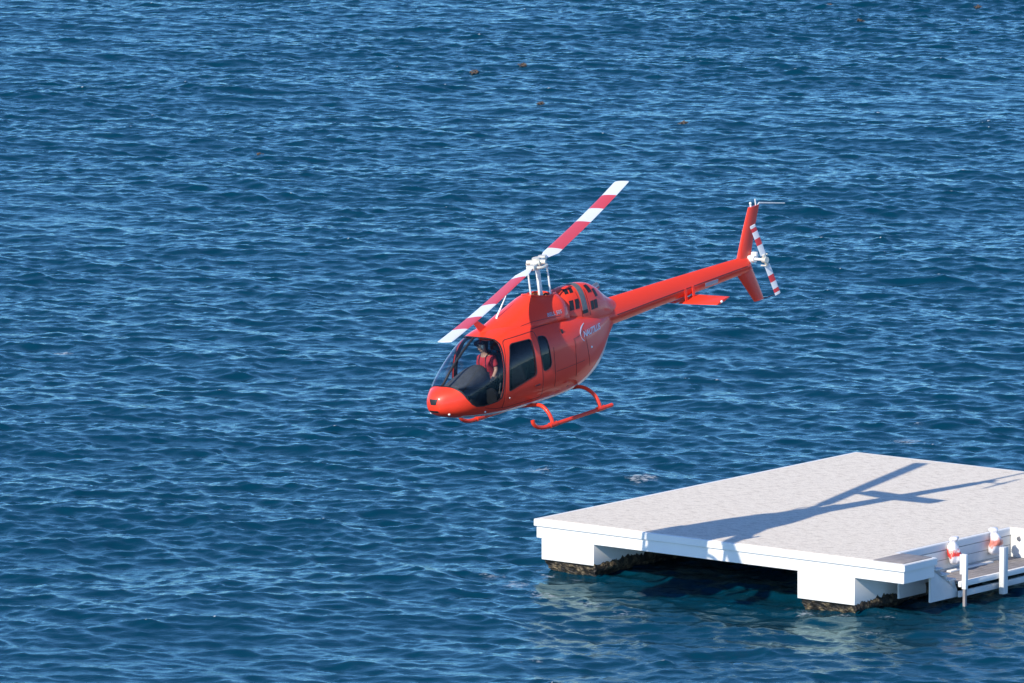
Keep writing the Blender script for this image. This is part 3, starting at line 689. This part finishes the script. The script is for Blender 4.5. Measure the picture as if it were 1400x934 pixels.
# stabiliser
def stab_half(sd):
    V = []; F = []; n = 18
    for (y, xl, xt) in ((.05 * sd, -3.79, -4.30), (.5 * sd, -3.83, -4.30), (1.0 * sd, -3.90, -4.31), (1.04 * sd, -3.93, -4.31)):
        c = xl - xt
        for k in range(n):
            a = 2 * math.pi * k / n; cx = .5 + .5 * math.cos(a)
            V.append((xt + c * cx, y, 1.40 + (.5 - cx) * .085 + .030 * math.sin(a) * (.35 + .65 * cx ** .6)))
    for i in range(3):
        for k in range(n): F.append((i * n + k, i * n + (k + 1) % n, (i + 1) * n + (k + 1) % n, (i + 1) * n + k))
    F += [tuple(range(n)), tuple(range(3 * n, 4 * n))]; return V, F
g = G()
for sd in (1, -1): g.add(*stab_half(sd))
stab = g.make('stabiliser', RED, heli)
for sd in (1, -1):
    for x in (-3.90, -4.13):
        G().prism([(x + .03, 1.40), (x - .03, 1.40), (x - .03, 1.66), (x + .03, 1.66)], .205 * sd, axis=1, h0=.185 * sd).make('stabiliser_bracket', RED, stab)
    G().ball((-4.05, 1.05 * sd, 1.395), .028).make('navigation_light', LAMPM, stab)
# skids
for sd in (1, -1):
    g = G().tube(smoothline([(-.56, 1.05 * sd, .045), (0, 1.05 * sd, .042), (.7, 1.05 * sd, .042), (1.32, 1.05 * sd, .045), (1.50, 1.05 * sd, .065), (1.63, 1.05 * sd, .12), (1.70, 1.05 * sd, .20), (1.71, 1.05 * sd, .265)], 5), .042, n=12, sx=1.0)
    sk_ = g.make('skid', RED, heli)
    for x in (1.16, -.22):
        G().tube([(x - .1, 1.05 * sd, .05), (x + .1, 1.05 * sd, .05)], .056, n=12).make('skid_saddle', RED, sk_)
for x, zb in ((1.16, .42), (-.22, .47)):
    P = smoothline([(x, -1.05, .06), (x, -1.03, .16), (x, -.95, .30), (x, -.78, .42), (x, -.55, zb), (x, -.2, zb - .04), (x, .2, zb - .04), (x, .55, zb), (x, .78, .42), (x, .95, .30), (x, 1.03, .16), (x, 1.05, .06)], 6)
    G().tube(P, .040, n=12).make('cross_tube', RED, heli)
# mast, links and main rotor
HUB = Vector((.04, 0, 3.08))
mast = G().tube([(.04, 0, 2.30), (.04, 0, 3.06)], .048, n=16).make('rotor_mast', WHITE, heli)
AZ = rad(206); TILT = rad(4.0)
rd = Vector((math.cos(AZ), math.sin(AZ), math.tan(TILT))).normalized()
side_ = Vector((0, 0, 1)).cross(rd).normalized(); upv = rd.cross(side_)
RM = Matrix((rd, side_, upv)).transposed()
def rot(P): return HUB + RM @ Vector(P)
rotor = G()
g = G(); g.box((-.42, -.075, -.035), (.42, .075, .035), bev=.02); g.box((-.13, -.11, -.06), (.13, .11, .075), bev=.03)
g.tube([(0, 0, -.12), (0, 0, .11)], .085, n=18); g.tube([(-.02, -.2, .02), (-.02, .2, .02)], .05, n=12)
for s in (1, -1):
    g.tube(smoothline([(.30 * s, .06 * s, -.02), (.24 * s, .21 * s, -.03), (.06 * s, .235 * s, -.04)]), .030, n=8)
    g.box((.36 * s - .07, -.09, -.05), (.36 * s + .07, .09, .05), bev=.02)
g.V = [tuple(rot(v)) for v in g.V]
hub = g.make('rotor_hub', HUBM, heli)
for s in (1, -1):
    t = rot((.06 * s, .235 * s, -.05)); G().tube([(t.x, t.y, 2.30), t], [.020, .017], n=8).make('pitch_link', WHITE, heli)
    g = G(); n = 16
    marks = [(.38, 0, .13), (.75, 0, .33), (1.02, 0, .33), (1.02, 1, .33), (2.92, 1, .33), (2.92, 0, .33), (3.82, 0, .33), (3.82, 1, .33), (4.72, 1, .33), (4.72, 0, .33), (5.60, 0, .33), (5.64, 0, .30)]
    for (r0, m0, c0), (r1, m1, c1) in zip(marks[:-1], marks[1:]):
        if r1 - r0 < 1e-6: continue
        V = []; F = []; ns = max(1, int((r1 - r0) / .25)) + 1
        for i in range(ns):
            q = i / (ns - 1); rr = r0 + (r1 - r0) * q; c = c0 + (c1 - c0) * q
            for k in range(n):
                a = 2 * math.pi * k / n; cx = .5 + .5 * math.cos(a)
                yy = (cx - .68) * c * s; zz = .020 * math.sin(a) * (.3 + .7 * cx ** .6)
                tw = rad(9 - 9 * rr / 5.6) * s; sag = .012 * (rr - 2) ** 2 * .5 if rr > 2 else 0
                V.append(rot((rr * s, yy * math.cos(tw) - zz * math.sin(tw), yy * math.sin(tw) + zz * math.cos(tw) + sag)))
        for i in range(ns - 1):
            for k in range(n): F.append((i * n + k, i * n + (k + 1) % n, (i + 1) * n + (k + 1) % n, (i + 1) * n + k))
        if r0 == .38: F.append(tuple(range(n)))
        if r1 == 5.64: F.append(tuple(range((ns - 1) * n, ns * n)))
        g.add(V, F, m1 if m0 == m1 else m0)
    g.make('rotor_blade', [WHITEB, REDB], heli)
# tail rotor
g = G().box((-6.16, -.09, 1.70), (-5.98, .11, 1.87), bev=.035); g.tube([(-6.07, .1, 1.79), (-6.07, .46, 1.79)], .030, n=12); g.tube([(-6.07, .08, 1.79), (-6.07, .18, 1.79)], .07, n=16); g.box((-6.2, .0, 1.80), (-6.12, .16, 1.92), bev=.02)
tg = g.make('tail_gearbox', WHITE, heli)
tc_ = Vector((-6.07, .46, 1.79)); ta = rad(72); td = Vector((math.cos(ta), 0, math.sin(ta))); tn = Vector((-td.z, 0, td.x))
def tr(a, b, y): return tc_ + td * a + tn * b + Vector((0, y, 0))
g = G().tube([tc_ + Vector((0, -.06, 0)), tc_ + Vector((0, .05, 0))], .065, n=16); bx = G().box((-.13, -.035, -.03), (.13, .035, .03), bev=.012)
bx.V = [tuple(tr(a, b, y)) for a, b, y in bx.V]; g.add(bx.V, bx.F)
for s in (1, -1): g.tube([tr(.10 * s, .07 * s, -.1), tr(.10 * s, .07 * s, .05)], .016, n=8)
th_ = g.make('tail_rotor_hub', HUBM, heli)
for s in (1, -1):
    g = G(); n = 12; mk_ = [(.12, 0), (.36, 0), (.36, 1), (.52, 1), (.52, 0), (.68, 0), (.68, 1), (.77, 1), (.77, 0), (.83, 0)]
    for (r0, m0), (r1, m1) in zip(mk_[:-1], mk_[1:]):
        if r1 == r0: continue
        V = []; F = []
        for rr in (r0, r1):
            for k in range(n):
                a = 2 * math.pi * k / n; V.append(tr(rr * s, .065 * math.cos(a), .010 * math.sin(a) + .02 * math.cos(a)))
        for k in range(n): F.append((k, (k + 1) % n, n + (k + 1) % n, n + k))
        F += [tuple(range(n)), tuple(range(n, 2 * n))]; g.add(V, F, m0)
    g.make('tail_rotor_blade', [WHITEB, REDB], heli)
# small fittings on the skin
G().tube([(1.35, 0, 2.18), (1.34, 0, 2.25), (1.01, 0, 2.62)], [.028, .022, .009], n=8).make('white_antenna', WHITE, heli)
G().prism([(1.60, 2.075), (1.84, 2.045), (2.10, 2.40), (2.06, 2.43), (1.98, 2.37)], .014, axis=1, h0=-.014).make('wire_cutter', RED, heli)
g = G(); q = hull.pt(np.array([3.42]), np.array([0.]))
def skinpt(x, z, off=0.0, sd=1): return Vector(hull.pt(np.array([x]), hull.th(np.array([x]), np.array([z]), sd), off)[0])
# nose intake: dark trapezoid and chin slot
hull.patch('nose_intake', [[(x, math.pi * .5 - t) for t in np.linspace(w, -w, 5)] for x, w in ((3.404, .62), (3.398, .50), (3.389, .40))], LOUV, heli, -.004, .004) if False else None
g = G()
V = [(3.43, -.085, 1.02), (3.43, .085, 1.02), (3.46, .05, .93), (3.46, -.05, .93)]
def nose_x(y, z):
    lo, hi = 2.9, 3.42
    for _ in range(40):
        m_ = (lo + hi) / 2; up = z >= float(hull.zm(m_)); nn = float(hull.nu(m_) if up else hull.nl(m_)); h = float((hull.zt(m_) - hull.zm(m_)) if up else (hull.zm(m_) - hull.zb(m_)))
        v = (abs(y) / float(hull.hw(m_))) ** nn + (abs(z - float(hull.zm(m_))) / h) ** nn
        if v < 1: lo = m_
        else: hi = m_
    return lo
def nose_patch(name, quad, m, parent, off=.006, n=7):
    A, B, C_, D = [Vector(q) for q in quad]; V = []; F = []
    for d in (-.01, off):
        for i in range(n):
            for j in range(n):
                a, b = i / (n - 1), j / (n - 1); p = (A * (1 - a) + B * a) * (1 - b) + (D * (1 - a) + C_ * a) * b
                V.append((nose_x(p.x, p.y) + d, p.x, p.y))
    N = n * n
    for i in range(n - 1):
        for j in range(n - 1):
            q = [i * n + j, i * n + j + 1, (i + 1) * n + j + 1, (i + 1) * n + j]; F += [tuple(q), tuple(N + k for k in reversed(q))]
    e = [(0, j) for j in range(n)] + [(i, n - 1) for i in range(1, n)] + [(n - 1, j) for j in range(n - 2, -1, -1)] + [(i, 0) for i in range(n - 2, 0, -1)]
    ix = [i * n + j for i, j in e]
    for a, b in zip(ix, ix[1:] + ix[:1]): F.append((b, a, N + a, N + b))
    return sharp(mk(name, V, F, m, parent))
nose_patch('nose_intake', [(-.075, 1.035), (.135, 1.035), (.10, .925), (-.03, .925)], LOUV, heli)
nose_patch('chin_slot', [(-.11, .80), (.11, .80), (.13, .755), (-.11, .76)], LOUV, heli)
for (x, z, r_, m_, nm) in ((3.22, .70, .026, LAMPM, 'landing_light'), (2.50, .60, .020, LAMPM, 'step_light'), (-.60, 1.22, .024, LAMPM, 'fuel_cap'), (1.95, .77, .016, LAMPM, 'rivet_plate')):
    for sd in (1, -1):
        p = skinpt(x, z, 0, sd); G().ball(p, (r_, r_, r_)).make(nm, m_, heli)
g = G()
for (x, z) in ((.25, 1.74),):
    p = skinpt(x, z, .0); G().box(p - Vector((.02, .02, .05)), p + Vector((.02, .016, .05)), bev=.006).make('static_port', DARK, heli)
for (x, z) in ((.32, .70), (.50, .55)):
    p = skinpt(x, z, .0); G().box(p - Vector((.06, .02, .01)), p + Vector((.06, .018, .014)), bev=.006).make('jack_point', RED, heli)
# lettering
def text_on(loft, s, x0, z0, h, wid, slope, m, name, parent, shear=0.2, off=.006, side=1, bold=.02, curve=0.):
    cu = bpy.data.curves.new('t', 'FONT'); cu.body = s; cu.size = 1; cu.shear = shear; cu.offset = bold; cu.resolution_u = 3
    t = bpy.data.objects.new('t', cu); COL.objects.link(t); bpy.context.view_layer.update()
    dg = bpy.context.evaluated_depsgraph_get(); me = bpy.data.meshes.new_from_object(t.evaluated_get(dg))
    kill(t)
    bm = bmesh.new(); bm.from_mesh(me); bmesh.ops.triangulate(bm, faces=bm.faces[:])
    bmesh.ops.subdivide_edges(bm, edges=[e for e in bm.edges if e.calc_length() > .25], cuts=2)
    xs = [v.co.x for v in bm.verts]; ys = [v.co.y for v in bm.verts]; xa, xb, ya, yb = min(xs), max(xs), min(ys), max(ys)
    for v in bm.verts:
        a = (v.co.x - xa) / (xb - xa); b = (v.co.y - ya) / (yb - ya)
        x = x0 - side * wid * a; z = z0 + slope * a + h * b + curve * a * a
        v.co = Vector(loft.pt(np.array([x]), loft.th(np.array([x]), np.array([z]), side), off)[0])
    bmesh.ops.recalc_face_normals(bm, faces=bm.faces[:])
    bm.to_mesh(me); bm.free(); me.materials.clear(); me.materials.append(m)
    o = bpy.data.objects.new(name, me); COL.objects.link(o); o.parent = parent; me.name = name; return o
text_on(hull, 'NAUTILUS', -.37, 1.475, .125, .72, -.0, DECAL, 'operator_lettering', heli, bold=.03)
text_on(fair, 'BELL 505', .47, 2.085, .075, .42, -.015, DECALG, 'type_lettering', heli)
arc = []
for k in range(30):
    t = k / 29; a = rad(222 - 118 * t); cx, cz = -.62, 1.555
    x = cx + -.36 * math.cos(a) * -1 * -1; z = cz + .20 * math.sin(a) - .02; w = .004 + .016 * math.sin(math.pi * t ** .7) 
    x = cx - .34 * math.cos(a)
    arc.append([(x, float(hull.th(x, z - w))), (x + .6 * w, float(hull.th(x + .6 * w, z + w)))])
hull.patch('swoosh_emblem', arc, DECAL, heli, -.002, .005)
# cabin interior
fx = np.linspace(-.05, 2.8, 24); fy = [float(hull.pt(np.array([x]), hull.th(np.array([x]), np.array([.57])))[0][1]) - .07 for x in fx]
G().prism([(x, y) for x, y in zip(fx, fy)] + [(x, -y) for x, y in zip(fx[::-1], fy[::-1])], .60, h0=.56).make('cabin_floor', INTER, heli, smooth=False)
G().prism([tuple(p[1:]) for p in hull.pt(np.full(40, -.07), np.linspace(0, 2 * np.pi, 40, endpoint=False), -.05)], -.05, axis=0, h0=-.09).make('bulkhead', INTER, heli, smooth=False)
def seat(x, y):
    g = G().box((x - .22, y - .23, .58), (x + .28, y + .23, .80), bev=.05)
    g.box((x - .30, y - .23, .78), (x - .18, y + .23, 1.46), bev=.05, R=Matrix.Rotation(rad(-10), 3, 'Y'), c=(x - .24, y, .8))
    g.box((x - .42, y - .14, 1.49), (x - .33, y + .14, 1.72), bev=.035)
    g.make('seat', SEATM, heli)
for y in (.36, -.36): seat(1.50, y)
for y in (.42, 0, -.42): seat(.38, y)
hood = Loft([(1.98, .98, 1.41, 1.12, .24, 2.2, 3), (2.08, .98, 1.44, 1.12, .27, 2.2, 3), (2.25, 1.0, 1.42, 1.12, .29, 2.2, 3), (2.5, 1.02, 1.33, 1.14, .30, 2.2, 3), (2.7, 1.08, 1.24, 1.15, .28, 2.2, 3), (2.85, 1.10, 1.18, 1.15, .2, 2.2, 3)])
V, F = hood.mesh(np.linspace(1.98, 2.85, 20), 40); mk('glareshield', V, F, HOODM, heli)
G().box((2.02, -.17, .56), (2.5, .17, .96), bev=.03).make('console', INTER, heli)
g = G()
for k in range(3): g.box((1.965, -.26 + k * .18, 1.12), (1.985, -.11 + k * .18, 1.28), bev=.006)
g.make('instrument_screen', DARK, heli)
g = G().tube([(2.12, .36, .80), (2.06, .36, .80)], .17, n=22); g.make('door_speaker', DARK, heli)
G().tube(smoothline([(1.95, .36, .57), (1.88, .36, .8), (1.80, .36, 1.02)]), .018, n=8).make('cyclic_stick', DARK, heli)
G().tube([(2.0, -.70, 1.28), (1.93, -.66, 1.7)], .02, n=6).make('door_post_trim', DARK, heli)

# ------------------------------------------------------------------ pilot
def skinned(name, verts, edges, radii, mats, sub=2, root=0):
    me = bpy.data.meshes.new(name); me.from_pydata(verts, edges, [])
    o = bpy.data.objects.new('tmp', me); COL.objects.link(o)
    s = o.modifiers.new('skin', 'SKIN'); s.use_smooth_shade = True
    for i, r_ in enumerate(radii):
        sv = me.skin_vertices[0].data[i]; sv.radius = r_ if isinstance(r_, tuple) else (r_, r_); sv.use_root = (i == root)
    d = o.modifiers.new('sub', 'SUBSURF'); d.levels = sub; d.render_levels = sub
    n = evaluated(o, name); kill(o)
    n.data.materials.clear()
    for m in mats: n.data.materials.append(m)
    for p in n.data.polygons: p.use_smooth = True
    return n
SEATP = Vector((1.42, -.36, .84))
body_v = [(1.42, -.36, .90), (1.44, -.36, 1.10), (1.49, -.36, 1.32), (1.525, -.36, 1.47), (1.545, -.36, 1.56), (1.585, -.37, 1.66), (1.60, -.375, 1.74), (1.59, -.375, 1.80),
          (1.50, -.18, 1.43), (1.50, -.12, 1.22), (1.64, -.11, 1.07), (1.73, -.10, 1.02),
          (1.50, -.54, 1.43), (1.52, -.60, 1.21), (1.72, -.52, 1.08), (1.83, -.42, 1.06),
          (1.50, -.26, .88), (1.90, -.24, .95), (2.16, -.22, .66), (2.28, -.22, .63),
          (1.50, -.46, .88), (1.90, -.48, .95), (2.16, -.48, .66), (2.28, -.48, .63)]
body_e = [(0, 1), (1, 2), (2, 3), (3, 4), (4, 5), (5, 6), (6, 7), (3, 8), (8, 9), (9, 10), (10, 11), (3, 12), (12, 13), (13, 14), (14, 15), (0, 16), (16, 17), (17, 18), (18, 19), (0, 20), (20, 21), (21, 22), (22, 23)]
body_r = [(.12, .15), (.11, .14), (.12, .155), (.085, .12), .052, .078, .092, .07, .058, .044, .034, .032, .058, .044, .034, .032, .085, .07, .05, .045, .085, .07, .05, .045]
MHi = MH.inverted()
pm = skinned('person', body_v, body_e, body_r, [SKIN, NAVY])
bm = bmesh.new(); bm.from_mesh(pm.data)
# brow, nose and chin on the face, turned a little to the starboard side
fdir = Vector((.93, -.36, 0)).normalized(); hc = Vector((1.595, -.375, 1.73))
for v in bm.verts:
    d = v.co - hc
    if d.length < .15 and v.co.z > 1.60:
        a = d.dot(fdir); s_ = d.dot(Vector((-fdir.y, fdir.x, 0)))
        if a > .04:
            v.co += fdir * (.030 * math.exp(-(s_ / .018) ** 2 - ((d.z + .005) / .022) ** 2) + .012 * math.exp(-(s_ / .03) ** 2 - ((d.z + .075) / .02) ** 2))
bm.to_mesh(pm.data); bm.free()
for p in pm.data.polygons:
    c = p.center; p.material_index = 1 if c.z < 1.03 and not (c.y > -.17 and c.x > 1.58 and c.z > .97 and c.x < 1.80) and not (c.x > 1.7 and c.z > 1.02) else 0
pm.matrix_world = MH @ Matrix.Translation((-.03, .055, -.035))
tag(pm, 'pilot in red shirt, dark cap and cream headset seated behind the windshield', 'person')
sv = [(1.43, -.36, .98), (1.44, -.36, 1.12), (1.49, -.36, 1.32), (1.515, -.36, 1.45), (1.50, -.19, 1.44), (1.50, -.125, 1.27), (1.50, -.53, 1.44), (1.515, -.595, 1.27), (1.535, -.36, 1.525)]
sh_ = skinned('shirt', sv, [(0, 1), (1, 2), (2, 3), (3, 4), (4, 5), (3, 6), (6, 7), (3, 8)], [(.138, .175), (.136, .172), (.150, .19), (.125, .165), .088, .068, .088, .068, (.072, .085)], [SHIRT]); sh_.parent = pm
g = G()
for yy in (-.27, -.45): g.tube(smoothline([(1.49, yy, 1.54), (1.60, yy, 1.49), (1.625, yy, 1.34), (1.57, yy + (.06 if yy < -.36 else -.06), 1.06)]), .024, n=6, sx=.5)
g.make('harness', NAVY, pm)
side2 = Vector((-fdir.y, fdir.x, 0))
g = G().ball(hc + fdir * -.008 + Vector((0, 0, .075)), (.105, .10, .062), seg=18)
pk = [hc + fdir * .06 + Vector((0, 0, .062)), hc + fdir * .12 + Vector((0, 0, .058)), hc + fdir * .15 + Vector((0, 0, .05))]
g.tube(pk, [.010, .009, .005], n=12, sx=6.0, up=side2[:]); g.make('cap', NAVY, pm)
for s in (1, -1): G().ball(hc + side2 * .093 * s + Vector((0, 0, -.015)), (.042, .03, .052), seg=12).make('headset_cup', EAR, pm)
g = G().tube(smoothline([hc + side2 * .10 * math.cos(a) + Vector((0, 0, .128 * math.sin(a) + .0)) for a in np.linspace(0, math.pi, 9)], 3), .012, n=6)
g.tube(smoothline([hc + side2 * .095 + Vector((0, 0, -.03)), hc + side2 * .08 + fdir * .06 + Vector((0, 0, -.07)), hc + side2 * .02 + fdir * .11 + Vector((0, 0, -.065))]), .006, n=6); g.make('headset_band', DARK, pm)
g = G()
for s in (1, -1): g.ball(hc + fdir * .088 + side2 * .033 * s + Vector((0, 0, .018)), (.022, .026, .018), seg=10)
g.make('sunglasses', DARK, pm)
